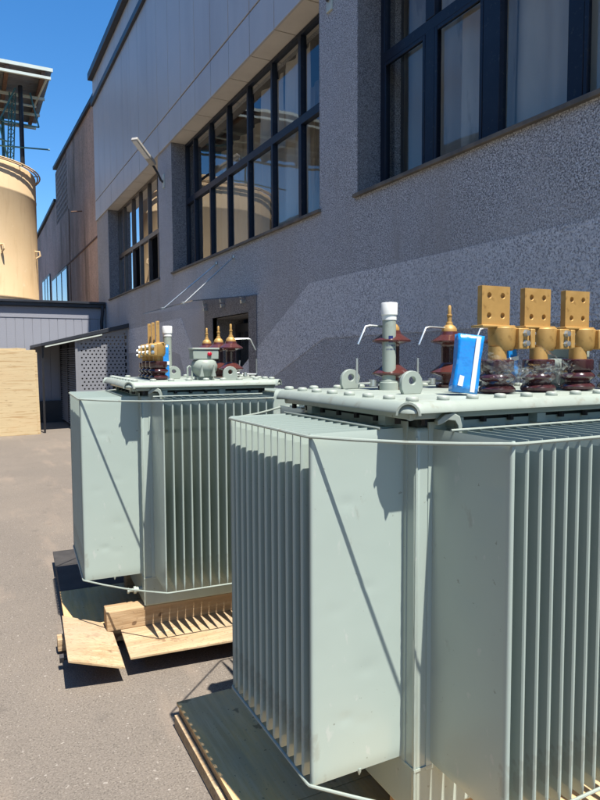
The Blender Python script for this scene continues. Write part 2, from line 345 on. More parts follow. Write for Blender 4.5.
# rooms behind
rm = MB()
for a, b, k in wins:
    a6, b6 = a-6, b-6
    rm.poly([(3.5, a6-.3, 1), (3.5, b6+.3, 1), (3.5, b6+.3, 7), (3.5, a6-.3, 7)])
    rm.poly([(.5, a6-.3, 7), (3.5, a6-.3, 7), (3.5, b6+.3, 7), (.5, b6+.3, 7)])
    rm.poly([(.5, a6-.3, 1), (3.5, a6-.3, 1), (3.5, a6-.3, 7), (.5, a6-.3, 7)])
    rm.poly([(.5, b6+.3, 1), (3.5, b6+.3, 1), (3.5, b6+.3, 7), (.5, b6+.3, 7)])
    rm.poly([(.5, a6-.3, 1), (3.5, a6-.3, 1), (3.5, b6+.3, 1), (.5, b6+.3, 1)])
rm.poly([(2.5, 1, 0), (2.5, 4, 0), (2.5, 4, 2.6), (2.5, 1, 2.6)])
rm.build('interior', M_inside, B)
# composite cladding: two bands of panels with open joints
def panels(z0, z1, zoff=0):
    p = MB(); y = YB
    while y > YA:
        y0 = max(YA, y-.700); d = random.uniform(-.0015, .0015)
        p.box(-.03+d, .0, y0-6, y-6, z0, z1); y -= .716
    return p
panels(Z1-.026, 5.90).build('cladding_panel', M_clad, B, bevel=.003, seg=1)
panels(5.925, 8.46).build('cladding_panel', M_clad, B, bevel=.003, seg=1)
panels(8.60, 9.14).build('cladding_panel', M_clad, B, bevel=.003, seg=1)
e = MB(); e.box(-.001, .5, YB-6, YB-6+.03, Z1-.02, 9.14); e.build('cladding_end', M_clad, B)
c = MB(); c.box(-.09, .0, YA-6, YB-6+.03, 8.462, 8.598); c.build('trim_band', M_darktrim, B, bevel=.005)
c = MB(); c.box(-.15, .55, YA-6, YB-6+.05, 9.142, 9.32); c.build('coping', M_darktrim, B, bevel=.006)
c = MB(); c.box(-.012, .0, YA-6, YB-6, 5.902, 5.923); c.build('joint_strip', M_darktrim, B)
c = MB(); c.box(.5, 14, YA-6, YB-6, 8.95, 9.1); c.box(13.8, 14, YA-6, YB-6, 0, 8.95); c.box(.5, 13.8, YA-6, YA-6+.2, 0, 8.95); c.box(.5, 13.8, YB-6-.2, YB-6, 0, 8.95)
c.build('roof', M_darktrim, B)

# wall lamps
def wall_lamp(label, base, tip):
    L0 = thing('wall_lamp', label, 'lamp', base, 0, 'floodlights on arms on the speckled wall')
    t = Vector(tip)-Vector(base); d = t.normalized(); mid = t*.38
    a = MB(); a.box(-.02, 0, -.05, .05, -.14, .1); a.build('bracket', M_whitesteel, L0, bevel=.004)
    a = MB(); a.tube([(-.02, 0, -.04), (-.06, 0, .0), mid*.5+Vector((-.02, 0, 0)), mid], .022); a.build('arm', M_darktrim, L0)
    side = d.cross(Vector((0, 0, 1))).normalized(); upv = side.cross(d)
    M = Matrix((( d.x, side.x, upv.x, mid.x), (d.y, side.y, upv.y, mid.y), (d.z, side.z, upv.z, mid.z), (0, 0, 0, 1)))
    ln = t.length-mid.length
    a = MB(); a.box(0, ln, -.06, .06, -.01, .045, M); a.box(ln*.02, ln*.3, -.045, .045, .046, .075, M); hd = a.build('lamp_head', M_lampshell, L0, bevel=.012)
    a = MB(); a.box(ln*.3, ln*.96, -.045, .045, -.018, -.011, M); a.build('lens', M_white, hd)
wall_lamp('grey floodlight on a slanting arm between the two farther windows', (WX, 11.62, 4.86), (2.62, 11.0, 5.30))
wall_lamp('floodlight bracket on the pillar left of the nearest window, cut off by the frame', (WX, 5.62, 5.16), (2.55, 5.45, 5.75))

# glass canopy over the door
K = thing('door_canopy', 'thin glass canopy hung on two steel rods above the dark doorway', 'canopy', (WX, 8.6, 2.36))
c = MB(); c.prism([(-.004, 1.05), (-.004, -1.15), (-.86, -1.15), (-.86, 1.3)], (0, 0, .04), (1, 0, .12), (0, 1, 0), (0, 0, .014)); c.build('glass_sheet', M_canglass, K)
for y0, y1 in ((-.36, -.52), (.31, .45)):
    c = MB(); c.tube([(0, y0, .64), (-.78, y1, -.04)], .0085); rod = c.build('tension_rod', M_zinc, K)
    for (x, y, z) in ((-.012, y0, .64), (-.78, y1, -.035)):
        q = MB(); q.lathe([(.001, -.02), (.03, -.02), (.03, .012), (.015, .02), (.001, .02)], (x, y, z), 12); q.build('rod_anchor', M_zinc, rod)
for y in (-.75, 0, .75):
    c = MB(); c.box(-.07, 0, y-.025, y+.025, -.03, .02); c.build('clamp', M_zinc, K, bevel=.004)

# ------------------------------------------------------------------ old concrete building beyond
OB = thing('concrete_building', 'old stained brown concrete building beyond the grey workshop', 'building', (3.35, 19, 0))
o = MB()
def q(y0, y1, za0, za1, zb0, zb1, x0=0.02, x1=9): # top edge slopes from zb0..zb1
    o.prism([(y0, za0), (y1, za1), (y1, zb1), (y0, zb0)], (x0, -19, 0), (0, 1, 0), (0, 0, 1), (x1-x0, 0, 0))
q(18.36, 24.2, 0, 0, 8.75, 9.0); q(24.2, 27.4, 0, 0, 6.95, 6.95, .02); q(24.2, 27.4, 6.95, 6.95, 9.0, 9.15, .35)
q(27.4, 24.2+6.9, 0, 0, 7.9, 7.75); q(31.1, 60, 5.3, 5.3, 7.75, 7.2); q(31.1, 60, 0, 0, 3.9, 3.9); q(33.2, 60, 3.9, 3.9, 5.3, 5.3)
o.build('wall', M_concrete, OB)
o = MB(); o.prism([(18.34, 8.75), (27.45, 9.15), (27.45, 9.26), (18.34, 8.87)], (-.06, -19, 0), (0, 1, 0), (0, 0, 1), (9, 0, 0)); o.build('parapet_coping', M_blacksteel, OB)
o = MB(); o.prism([(27.46, 7.9), (60, 7.2), (60, 7.32), (27.46, 8.02)], (-.06, -19, 0), (0, 1, 0), (0, 0, 1), (9, 0, 0)); o.build('roof_edge', M_blacksteel, OB)
o = MB()
nn = 12; mm = 10
for i in range(nn+1):
    y = 24.2+3.2*i/nn; o.box(.03, .2, y-19-.045, y-19+.045, 6.95, 9.0)
for k in range(mm+1):
    z = 6.95+2.05*k/mm; o.box(.035, .195, 5.2, 8.4, z-.04, z+.04)
o.build('brick_screen', M_brick, OB)
o = MB(); o.box(-.0, .02, 18.36-19, 27.4-19, 5.02, 5.07); o.box(-.0, .02, 23.9-19, 23.96-19, 0, 6.9); o.build('wall_joint', M_rust, OB)
for (y0, y1, z0, z1) in ((24.6, 29.2, 3.6, 4.95), (29.9, 33.0, 3.9, 5.3)):
    o = MB()
    for a in (0, .33, .66): o.box(-.03, .0, y0-19+(y1-y0)*a-.03, y0-19+(y1-y0)*a+.03, z0, z1)
    o.box(-.03, .0, y0-19, y1-19, z0-.05, z0); o.box(-.03, .0, y0-19, y1-19, z1, z1+.05)
    f = o.build('window', M_frameb, OB)
    o = MB(); o.box(-.015, .015, y0-19, y1-19, z0, z1)
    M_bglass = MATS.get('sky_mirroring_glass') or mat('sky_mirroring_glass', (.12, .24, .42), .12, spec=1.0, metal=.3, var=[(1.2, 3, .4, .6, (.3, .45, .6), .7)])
    o.build('pane', M_bglass, f)
o = MB(); o.tube([(-.02, 1.9, 6.2), (-.35, 1.9, 6.15)], .02); o.build('pipe_stub', M_rust, OB)

# ------------------------------------------------------------------ grey annex
A = thing('grey_annex', 'low grey ribbed annex with dark roof cap across the end of the yard', 'building', (0, 17.4, 0))
a = MB()
a.box(-12, 3.29, .02, 1.15, 0, 2.95)
x = 3.29
while x > -12:
    a.box(x-.192, x, -.0, .022, .0, 2.66); x -= .2
a.box(-12, 3.29, -.012, .022, 2.664, 2.93)
a.build('wall', M_annex, A, bevel=0)
a = MB(); a.box(-12, 3.28, -.10, 1.2, 2.952, 3.04); a.box(-12, 3.28, -.14, 1.25, 3.042, 3.10); a.build('roof_cap', M_darktrim, A, bevel=.005)
a = MB(); a.tube([(3.2, -.12, 3.0), (3.2, -.15, 2.85), (3.18, -.06, 2.6), (3.18, -.06, .1)], .04); a.build('downpipe', M_darktrim, A)

# ------------------------------------------------------------------ perforated shelter
H = thing('perforated_shelter', 'lean-to metal shelter with perforated front and dark sloping roof', 'shelter', (2.2, 14.8, 0))
def rz_(x): return 1.93+(x+.75)*(.42/1.85)
p = MB(); px, pz = .09, .0775
x0, x1 = -.02, 1.085
rows = int(2.3/pz); rad = .0195
def cell(cx, cz, w_, h_):
    cor = [(cx+w_/2, cz), (cx+w_/2, cz+h_/2), (cx, cz+h_/2), (cx-w_/2, cz+h_/2), (cx-w_/2, cz), (cx-w_/2, cz-h_/2), (cx, cz-h_/2), (cx+w_/2, cz-h_/2)]
    hol = [(cx+rad*cos(k*pi/4), cz+rad*sin(k*pi/4)) for k in range(8)]
    for k in range(8):
        j = (k+1) % 8; p.poly([(cor[k][0], 0, cor[k][1]), (cor[j][0], 0, cor[j][1]), (hol[j][0], 0, hol[j][1]), (hol[k][0], 0, hol[k][1])])
for rI in range(rows):
    cz = .09+rI*pz; sh = (rI % 2)*px/2; n = 11; xs = .07+sh
    top = rz_(xs)-.10
    xa = xs-px/2
    if cz+pz/2 < rz_(x0)-.03: p.poly([(x0, 0, cz-pz/2), (xa, 0, cz-pz/2), (xa, 0, cz+pz/2), (x0, 0, cz+pz/2)])
    for i in range(n):
        cx = xs+i*px
        if cz+pz/2 > rz_(cx-px/2)-.03: continue
        if cz+pz*1.2 > rz_(cx-px/2)-.03 or cx+px/2 > x1-.0:
            xr = min(cx+px/2, x1)
            p.poly([(cx-px/2, 0, cz-pz/2), (xr, 0, cz-pz/2), (xr, 0, cz+pz/2), (cx-px/2, 0, cz+pz/2)]); continue
        cell(cx, cz, px, pz)
gm = bmesh.ops.duplicate(p.b, geom=p.b.faces[:]); bmesh.ops.translate(p.b, verts=[v for v in gm['geom'] if isinstance(v, bmesh.types.BMVert)], vec=(0, .003, 0))
p.build('perforated_panel', M_perf, H)
f = MB(); f.box(-.07, -.02, -.03, .03, 0, rz_(-.02)-.04); f.box(1.06, 1.1, -.03, .03, 0, rz_(1.1)-.04)
f.prism([(-.02, rz_(-.02)-.12), (1.06, rz_(1.06)-.12), (1.06, rz_(1.06)-.04), (-.02, rz_(-.02)-.04)], (0, -.02, 0), (1, 0, 0), (0, 0, 1), (0, .04, 0))
f.build('frame', M_perf, H)
l = MB(); z = .08
while z < 1.9:
    l.prism([(0, 0), (.045, .03), (.045, .036), (0, .006)], (-.075, .05, z), (1, 0, 0), (0, 0, 1), (0, 2.5, 0)); z += .052
l.build('louvre_panel', M_perf, H)
for yy in (1.25, 2.53):
    l = MB(); l.box(-.08, -.03, yy, yy+.05, 0, 1.98); l.build('louvre_post', M_blacksteel, H)
l = MB(); l.box(-.01, 1.08, .12, .14, 0, 1.88); l.build('shade_backing', M_black, H)  # black sheet added behind the holes to stand for interior shade
l = MB(); l.box(-.76, -.72, 0, .04, 0, rz_(-.75)-.03); l.build('corner_post', M_blacksteel, H)
l = MB(); l.box(-.75, 1.09, 2.50, 2.585, 0, .55); l.build('plinth', M_darktrim, H)
l = MB(); l.prism([(-.78, rz_(-.78)-.03), (1.095, rz_(1.095)-.03), (1.095, rz_(1.095)+.07), (-.78, rz_(-.78)+.03)], (0, -.12, 0), (1, 0, 0), (0, 0, 1), (0, 2.7, 0)); l.build('roof', M_darktrim, H, bevel=.004)
l = MB(); l.prism([(-.70, rz_(-.70)-.075), (.5, rz_(.5)-.075), (.5, rz_(.5)-.045), (-.70, rz_(-.70)-.045)], (0, -.11, 0), (1, 0, 0), (0, 0, 1), (0, .03, 0)); l.build('eaves_strip', M_whitesteel, H)
l = MB(); l.box(-.65, -.1, .6, 1.4, .002, .34); l.box(-.6, -.15, 1.5, 2.2, .002, .5); 
l.b.free()

# ------------------------------------------------------------------ plywood sheets by the annex
specs = [(-1.4, 1.27, 1.80, 0.0), (-1.4, 1.33, 1.765, .035), (-1.4, 1.12, 1.84, .07), (-1.4, 1.31, 1.80, .105), (-1.4, 1.29, 1.79, .14)]
labs = ['front sheet of the pale plywood sheets stood on edge before the grey annex', 'second plywood sheet, just behind the front one, standing before the annex', 'tallest plywood sheet in the upright pile, showing above the front sheets',
        'fourth plywood sheet from the front of the upright pile', 'rearmost plywood sheet of the pile, nearest the annex wall']
for (xa, xb, zt, dy), lb in zip(specs, labs):
    m_ = MB(); n = 14; th = .03
    top = [(xa+(xb-xa)*i/n, zt+random.uniform(-.012, .012)) for i in range(n+1)]
    m_.prism([(xa, 0.0), (xb+.03, 0.0)]+[(x_+ (.0 if i else 0), z_) for i, (x_, z_) in enumerate(reversed(top))], (0, dy, 0), (1, 0, 0), (0, 0.03, 1), (0, th, 0))
    ob = m_.build('plywood_sheet', M_plyedge, None, bevel=.002, seg=1); ob.location = (0, 14.6, 0)
    tag(ob, lb, 'plywood sheet', 'plywood sheets stood on edge by the annex')

# ------------------------------------------------------------------ shed added out of view to darken left-facing sides and reflections
SH = thing('added_shed', 'long dark shed added off the left edge to darken reflections and left-facing sides', 'building', (-10, 2, 0))
a = MB(); a.prism([(0, 0), (0, 9.6), (-5, 11.6), (-10, 9.6), (-10, 0)], (0, -16, 0), (1, 0, 0), (0, 0, 1), (0, 80, 0)); a.build('wall', M_shed, SH)
a = MB(); a.prism([(.35, 9.45), (-5, 11.62), (-10.35, 9.45), (-10.35, 9.57), (-5, 11.76), (.35, 9.57)], (0, -16.3, 0), (1, 0, 0), (0, 0, 1), (0, 80.6, 0)); a.build('roof', M_darktrim, SH)
for k in range(9):
    y0 = -14+k*8.4
    a = MB(); a.box(.0, .06, y0, y0+.12, 2.6, 5.0); a.box(.0, .06, y0+3.3, y0+3.42, 2.6, 5.0); a.box(.0, .06, y0+.12, y0+3.3, 2.6, 2.72); a.box(.0, .06, y0+.12, y0+3.3, 4.88, 5.0); a.box(.0, .05, y0+1.65, y0+1.75, 2.72, 4.88)
    wo = a.build('window', M_lampshell, SH)
    a = MB(); a.box(.001, .02, y0+.12, y0+3.3, 2.72, 4.88); a.build('pane', M_black, wo)

# ------------------------------------------------------------------ tank and its roof
TX, TY, TR = -.29, 21.0, 2.3
TK = thing('storage_tank', 'big round ochre yellow tank rising behind the grey annex', 'tank', (TX, TY, 0))
t = MB(); t.lathe([(TR, 0), (TR, 3.3), (TR+.012, 3.32), (TR+.012, 3.36), (TR, 3.38), (TR, 6.2), (TR+.008, 6.22), (TR+.008, 6.26), (TR, 6.28), (TR, 6.92), (TR-.03, 6.98), (TR-.1, 7.0), (.9, 7.06), (.5, 7.07)], n=72)
t.build('shell', M_tank, TK)
for rr, zz in ((TR+.06, 6.97), (TR+.12, 6.99)):  # rings added to cast curved shadow lines on the shell
    t = MB(); t.tube([(rr*cos(2*pi*k/64), rr*sin(2*pi*k/64), zz) for k in range(64)], .022, 6, closed=True); t.build('shadow_ring', M_tank, TK)
for k in range(14):
    an = 2*pi*k/14+.2; t = MB(); t.tube([((TR-.05)*cos(an), (TR-.05)*sin(an), 6.95), ((TR+.12)*cos(an), (TR+.12)*sin(an), 6.97)], .014, 6); t.build('ring_bracket', M_teal, TK)
t = MB(); 
for (an, z) in ((-1.02, 4.7), (-.34, 4.75)):
    c0 = Vector((TR*cos(an), TR*sin(an), z)); d = Vector((cos(an), sin(an), 0))
    t.tube([c0-d*.02, c0+d*.12, c0+d*.14+Vector((0, 0, -.12)), c0+d*.03+Vector((0, 0, -.2))], .025, 6)
t.build('hook', M_tank, TK)
t = MB(); an = -.95
t.lathe([(.3, 0), (.3, .12), (.26, .16), (.001, .17)], (0, 0, 0), 20, Matrix.Translation((TR*.72*cos(-1.35), TR*.72*sin(-1.35), 7.15))@Matrix.Rotation(.0, 4, 'X')); t.build('hatch', M_tank, TK)

CN = thing('roof_canopy', 'corrugated sheet roof on steel posts above the yellow tank', 'canopy', (TX, TY, 7.0))
# sheet underside
s = MB(); xL, xR, yN, yF, zc = -5.6, 2.62, -2.0, 2.3, 2.48; n = 70
for k in range(n):
    y0 = yN+(yF-yN)*k/n; y1 = yN+(yF-yN)*(k+1)/n
    za = zc+.025*(1 if k % 2 else -1); zb_ = zc+.025*(-1 if k % 2 else 1)
    f_ = s.poly([(xL, y0, za-.0), (xR-.09*0, y0, za), (xR, y1, zb_), (xL, y1, zb_)])
s.build('roof_sheet', M_galv, CN, solid=.006)
for xx in (-4.6, -3.3, -2.0, -.75, .45, 1.5, 2.4):
    s = MB(); s.box(xx-.05, xx+.05, yN+.02, yF-.02, zc-.16, zc-.04); s.build('rafter', M_rust, CN)
for yy in (yN+.03, -.4, 1.0, yF-.05):
    s = MB(); s.box(xL, xR-.03, yy-.035, yy+.035, zc-.235, zc-.165); s.build('purlin', M_whitesteel, CN)
s = MB(); s.box(xL, xR+.02, yN-.05, yN-.01, zc-.04, zc+.05); s.build('fascia', M_whitesteel, CN)
s = MB(); s.tube([(2.5, yN, zc-.2), (2.3, -.4, zc-.45), (2.35, -.38, zc-.45)], .03, 6); s.tube([(xL, -.4, zc-.45), (2.35, -.4, zc-.45)], .035, 6); s.build('tie_bar', M_whitesteel, CN)
for (x_, y_, r_, m_) in ((1.88, -1.1, .06, M_blacksteel), (1.55, 1.6, .05, M_teal), (-2.0, -1.3, .06, M_blacksteel), (-2.0, 1.4, .05, M_teal)):
    s = MB(); zb = .1 if x_*x_+y_*y_ < 5 else -.1; s.tube([(x_, y_, zb), (x_, y_, zc-.2)], r_, 8); s.build('post', m_, CN)
# teal lattice mast beside the post
s = MB()
c1, c2 = Vector((1.5, -.9, .2)), Vector((1.62, -.7, 2.2))
for dx, dy in ((0, 0), (.16, 0), (.08, .14)):
    s.tube([c1+Vector((dx, dy, 0)), c2+Vector((dx, dy, 0))], .02, 6)
for i in range(9):
    z = c1.z+i*.22; fx = i*.013; s.tube([(c1.x+fx, c1.y+.02*i, z), (c1.x+fx+.16, c1.y+.02*i, z+.2)], .012, 5); s.tube([(c1.x+fx+.16, c1.y+.02*i, z), (c1.x+fx, c1.y+.02*i, z+.2)], .012, 5)
s.build('lattice_mast', M_teal, CN)
for (P0, P1) in (((-2.5, -1.2, 1.35), (2.35, -1.0, 1.25)), ((2.35, -1.0, 1.25), (2.15, -.9, 2.2)), ((-2.5, -1.1, .35), (2.6, -1.2, .6)), ((-.3, -1.2, 1.6), (1.3, -1.1, 1.2)), ((1.3, -1.1, 1.2), (1.55, -.9, .1)), ((1.3, -1.1, 1.2), (1.75, -1.1, 2.2)), ((-.3, -1.1, .35), (-.3, -1.1, 1.5)), ((.6, -1.1, .9), (1.5, -1.1, .7)), ((.4, -1.15, .3), (.4, -1.15, 1.5))):
    s = MB(); s.tube([P0, P1], .022, 6); s.build('brace', M_teal, CN)

# ------------------------------------------------------------------ transformer
ZF0, ZF1 = .396, 1.396      # fins bottom / top
ZB = .223                   # tank base
ZL = 1.48                   # lid top
DF, AX, AY = .311, .0606, .0635

def fin_mesh(name, depth, th, h):
    """one hollow pressed fin, local: x 0 (tank wall) .. -depth (outer edge), thin along y, z 0..h"""
    b = bmesh.new()
    sec_z = [(0, .0015), (.012, .002), (.04, th/2), (h-.035, th/2), (h-.010, .002), (h, .0015)]
    rings = []
    for z, t in sec_z:
        e = .004
        inset = 0.0 if .03 < z < h-.03 else 0.0
        ring = [(0, -t), (-depth+e*1.5, -t), (-depth+.0012, -t*.55), (-depth, 0), (-depth+.0012, t*.55), (-depth+e*1.5, t), (0, t)]
        rings.append([b.verts.new((x, y, z)) for x, y in ring])
    for a, c in zip(rings, rings[1:]):
        for k in range(len(a)):
            j = (k+1) % len(a); b.faces.new((a[k], a[j], c[j], c[k]))
    b.faces.new(rings[0][::-1]); b.faces.new(rings[-1])
    bmesh.ops.recalc_face_normals(b, faces=b.faces)
    me = bpy.data.meshes.new(name); b.to_mesh(me); b.free(); me.materials.append(M_paint); return me
FIN = fin_mesh('fin', DF, .010, ZF1-ZF0)
# the end panel of a bank: same fin, with a few shallow dents pressed in its wide faces
def panel_mesh(seed):
    b = bmesh.new(); n1, n2 = 26, 80; h = ZF1-ZF0; th = .010; R = random.Random(seed)
    dents = [(R.uniform(.08, .26), R.uniform(.12, .9), R.uniform(.012, .035), R.uniform(.0006, .002)) for _ in range(7)]
    def dz(x, z):
        s = 0.0012*noise.noise(Vector((x*4+seed, z*3, seed)))
        for cx, cz, r_, a_ in dents:
            q = ((x-cx)/r_)**2+((z-cz)/(r_*.6))**2
            if q < 6: s -= a_*math.exp(-q)
        return s
    for sd in (-1, 1):
        V = []
        for i in range(n1+1):
            x = DF*i/n1; col = []
            for k in range(n2+1):
                z = h*k/n2
                e = min(1, min(z, h-z)/.03); t = .0015+(th/2-.0015)*e**.7
                if x > DF-.008: t *= max(0.02, 1-(x-DF+.008)/.008)
                inn = min(1, x/.05, (DF-x)/.05, z/.08, (h-z)/.08)
                col.append(b.verts.new((-x, sd*(t+dz(x, z)*max(inn, 0)), z)))
            V.append(col)
        for i in range(n1):
            for k in range(n2):
                f = b.faces.new((V[i][k], V[i+1][k], V[i+1][k+1], V[i][k+1])); f.smooth = True
    bmesh.ops.remove_doubles(b, verts=b.verts, dist=.0003)
    bmesh.ops.recalc_face_normals(b, faces=b.faces)
    me = bpy.data.meshes.new('fin'); b.to_mesh(me); b.free(); me.materials.append(M_paint); return me
PAN = [panel_mesh(3), panel_mesh(11)]

def fin_bank(root, loc, rz, n, pitch, pan_first):
    """bank local frame: fins stick out to -x, row runs along +y"""
    w_ = MB(); w_.box(.0, .006, -.02, (n-1)*pitch+.02, -.02, ZF1-ZF0+.02)
    bank = w_.build('fin_bank', M_paint, root); bank.location = loc; bank.rotation_euler.z = rz
    for i in range(n):
        me = PAN[pan_first] if i in (0, n-1) else FIN
        f = bpy.data.objects.new('fin', me); COL.objects.link(f); f.parent = bank; f.location = (0, i*pitch, 0)
        f.rotation_euler.z = random.uniform(-.006, .006)
    for xo, zz in ((-DF*.28, ZF1-ZF0+.004), ):
        s = MB(); s.tube([(xo, -.012, zz), (xo, (n-1)*pitch+.012, zz)], .004, 8); s.build('spacer_bar', M_paintlid, bank)
    return bank

def transformer(label, loc, rz, nA, pA, nB, pB, lv, hv, pipe, lugs, box, lvrot):
    T_ = thing('transformer', label, 'transformer', loc, rz, 'oil filled transformers on timber pallets')
    LA, LB = (nA-1)*pA, (nB-1)*pB
    X0, X1, Y0, Y1 = DF, DF+2*AX+LB, -AY, LA+AY
    # tank shell
    t = MB(); t.box(X0, X1, Y0, Y1, ZB, 1.400)
    tk = t.build('tank', M_paint, T_, bevel=.012, seg=3)
    # bottom seam and skirt lip
    t = MB(); 
    for z, e in ((ZF0-.012, .0035),):
        t.box(X0-e, X1+e, Y0-e, Y0-.0005, z-.004, z+.004); t.box(X0-e, X0-.0005, Y0, Y1, z-.004, z+.004)
    t.build('weld_seam', M_paint, tk)
    # corner weld bead
    t = MB(); t.tube([(X0+.001, Y0+.001, ZB+.01+i*.02+random.uniform(-.002, .002)) for i in range(58)], [.004+random.uniform(-.0008, .0008) for i in range(58)], 6); t.build('corner_weld', M_paint, tk)
    # base channels
    for yy in (Y0+.06, Y1-.06):
        t = MB(); t.box(X0-.03, X1+.03, yy-.03, yy+.03, ZB-.052, ZB-.004) if False else t.box(X0+.05, X1-.05, yy-.03, yy+.03, ZB-.004, ZB-.0005); t.build('base_runner', M_paint, T_)
    # banks: left (A), front (B), right, back
    fin_bank(T_, (X0-.003, 0, ZF0), 0, nA, pA, 0)
    fin_bank(T_, (X0+AX+LB, Y0-.003, ZF0), pi/2, nB, pB, 1)
    fin_bank(T_, (X1+.003, LA, ZF0), pi, nA, pA, 0)
    fin_bank(T_, (X0+AX, Y1+.003, ZF0), -pi/2, nB, pB, 1)
    # bracing rods running round the outer fin edges and straight across the corners
    rr = .0048; e = rr+.0005
    for z in (ZF1-.008, ZF0+.004):
        P = [(-e, 0), (X0+AX, Y0-DF-e), (X1-AX, Y0-DF-e), (X1+DF+e, 0), (X1+DF+e, LA), (X1-AX, Y1+DF+e), (X0+AX, Y1+DF+e), (-e, LA)]
        pts = []
        for i, (x, y) in enumerate(P):
            a = Vector((*P[i-1], z)); b_ = Vector((x, y, z)); c = Vector((*P[(i+1) % 8], z))
            pts += [b_+(a-b_).normalized()*.012, b_+((a-b_).normalized()+(c-b_).normalized())*.0025, b_+(c-b_).normalized()*.012]
            if i in (0, 2, 4, 6):
                k = b_.lerp(c, .5); sg = random.uniform(.002, .006)*(1 if z > 1 else -2.2); pts.append(b_.lerp(c, .25)+Vector((0, 0, -abs(sg)*.7))); pts.append(k+Vector((0, 0, -abs(sg)))); pts.append(b_.lerp(c, .75)+Vector((0, 0, -abs(sg)*.7)))
        t = MB(); t.tube(pts, rr, 8, closed=True); t.build('bracing_rod', M_paintlid, T_)
    # neck flange under the lid
    ov = .085
    lx0, lx1, ly0, ly1 = X0-ov, X1+ov, Y0-ov+.015, Y1+ov-.015
    t = MB(); t.box(lx0+.035, lx1-.035, ly0+.035, ly1-.035, 1.429, 1.449); t.build('tank_flange', M_paint, T_, bevel=.003)
    t = MB(); t.box(X0+.012, X1-.012, Y0+.012, Y1-.012, 1.399, 1.430); t.build('shaded_neck', M_neckshade, T_)  # shade under the lid overhang put into a near-black neck colour
    t = MB()
    t.b.free(); nut = None
    for (x, y) in [(lx0+.10+(lx1-lx0-.2)*i/8, ly0+.055) for i in range(9)]+[(lx0+.055, ly0+.12+(ly1-ly0-.2)*i/6) for i in range(7)]:
        if nut is None:
            t = MB(); t.lathe([(.001, 1.410), (.010, 1.410), (.010, 1.4285), (.001, 1.4285)], (0, 0, 0), 6, smooth=False); nut = t.build('flange_nut', M_blacksteel, T_); nut.location = (x, y, 0); continue
        c = nut.copy(); COL.objects.link(c); c.parent = T_; c.location = (x, y, 0)
    # stiffener brackets below the flange
    for (bx, by) in ((X0-.02, Y0+.12), (X0+.12, Y0-.02), (X0+.45, Y0-.02), (X0-.02, Y1-.15)):
        t = MB(); t.box(bx-.018, bx+.018, by-.018, by+.018, 1.401, 1.4285); t.build('bracket', M_paint, T_)
    # lid with turned down sloping lip
    t = MB(); b = t.b; lip = .024; cr = .07
    def ring(inset, z, c_):
        out = []
        xa, xb, ya, yb = lx0+inset, lx1-inset, ly0+inset, ly1-inset
        for (cx, cy, a0) in ((xa+c_, ya+c_, pi), (xb-c_, ya+c_, 1.5*pi), (xb-c_, yb-c_, 0), (xa+c_, yb-c_, .5*pi)):
            for k in range(7):
                a = a0+k*pi/12; out.append(b.verts.new((cx+c_*cos(a), cy+c_*sin(a), z)))
        return out
    R_ = [ring(.006, 1.452, .045), ring(-.004, 1.4495, .055), ring(-.004, 1.456, .055), ring(.008, 1.474, .045), ring(.018, ZL, .035)]
    for a_, c_ in zip(R_, R_[1:]):
        for k in range(len(a_)):
            j = (k+1) % len(a_); f = b.faces.new((a_[k], a_[j], c_[j], c_[k])); f.smooth = True
    b.faces.new(R_[-1]); b.faces.new(R_[0][::-1])
    lid = t.build('lid', M_paintlid, T_)
    # corner sleeve (arch) on each corner
    for (cx, cy, an) in ((lx0, ly0, 1.25*pi), (lx1, ly0, 1.75*pi), (lx0, ly1, .75*pi)):
        d = Vector((cos(an), sin(an), 0)); sdv = Vector((-sin(an), cos(an), 0)); c0 = Vector((cx, cy, 1.444))-d*.105
        t = MB(); outl = [(.034*cos(k*pi/10), .037*sin(k*pi/10)) for k in range(11)]+[(-.028*cos(k*pi/10), .031*sin(k*pi/10)) for k in range(11)]
        t.prism(outl, c0, sdv, (0, 0, 1), d*.088); t.build('corner_sleeve', M_paintlid, T_)
        t = MB(); t.tube([c0+Vector((0, 0, -.002)), c0+d*.05+Vector((0, 0, -.002))], .016, 12); t.build('corner_bolt', M_paint, T_)
    # curved hook plate right of the near corner
    hk = [(0, 0), (.0, .012), (.02, .03), (.045, .034), (.062, .024), (.068, .0), (.068, -.035), (.058, -.035), (.056, -.002), (.048, .012), (.03, .014), (.014, .004)]
    t = MB(); t.prism(hk, (X0+.03, Y0-.055, 1.412), (1, -.35, 0), (0, 0, 1), (.012, .03, 0)); t.build('jacking_hook', M_paintlid, T_, bevel=.002)
    # lid bolts with white caps
    def capm():
        m2 = MB(); m2.lathe([(.0165, 0), (.018, .002), (.018, .009), (.0155, .0125), (.009, .014), (.001, .0145)], n=16); return m2
    first = None
    def cap_at(x, y):
        nonlocal first
        if first is None:
            first = capm().build('bolt_cap', M_cap, T_); first.location = (x, y, ZL-.001); return
        c = first.copy(); COL.objects.link(c); c.parent = T_; c.location = (x, y, ZL-.001); c.rotation_euler.z = random.uniform(0, 3)
    nx = int(round((lx1-lx0-.1)/.105)); ny = int(round((ly1-ly0-.1)/.105))
    for i in range(nx+1):
        x = lx0+.05+(lx1-lx0-.1)*i/nx; cap_at(x, ly0+.045); cap_at(x, ly1-.045)
    for i in range(1, ny):
        y = ly0+.045+(ly1-ly0-.09)*i/ny; cap_at(lx0+.05, y); cap_at(lx1-.05, y)
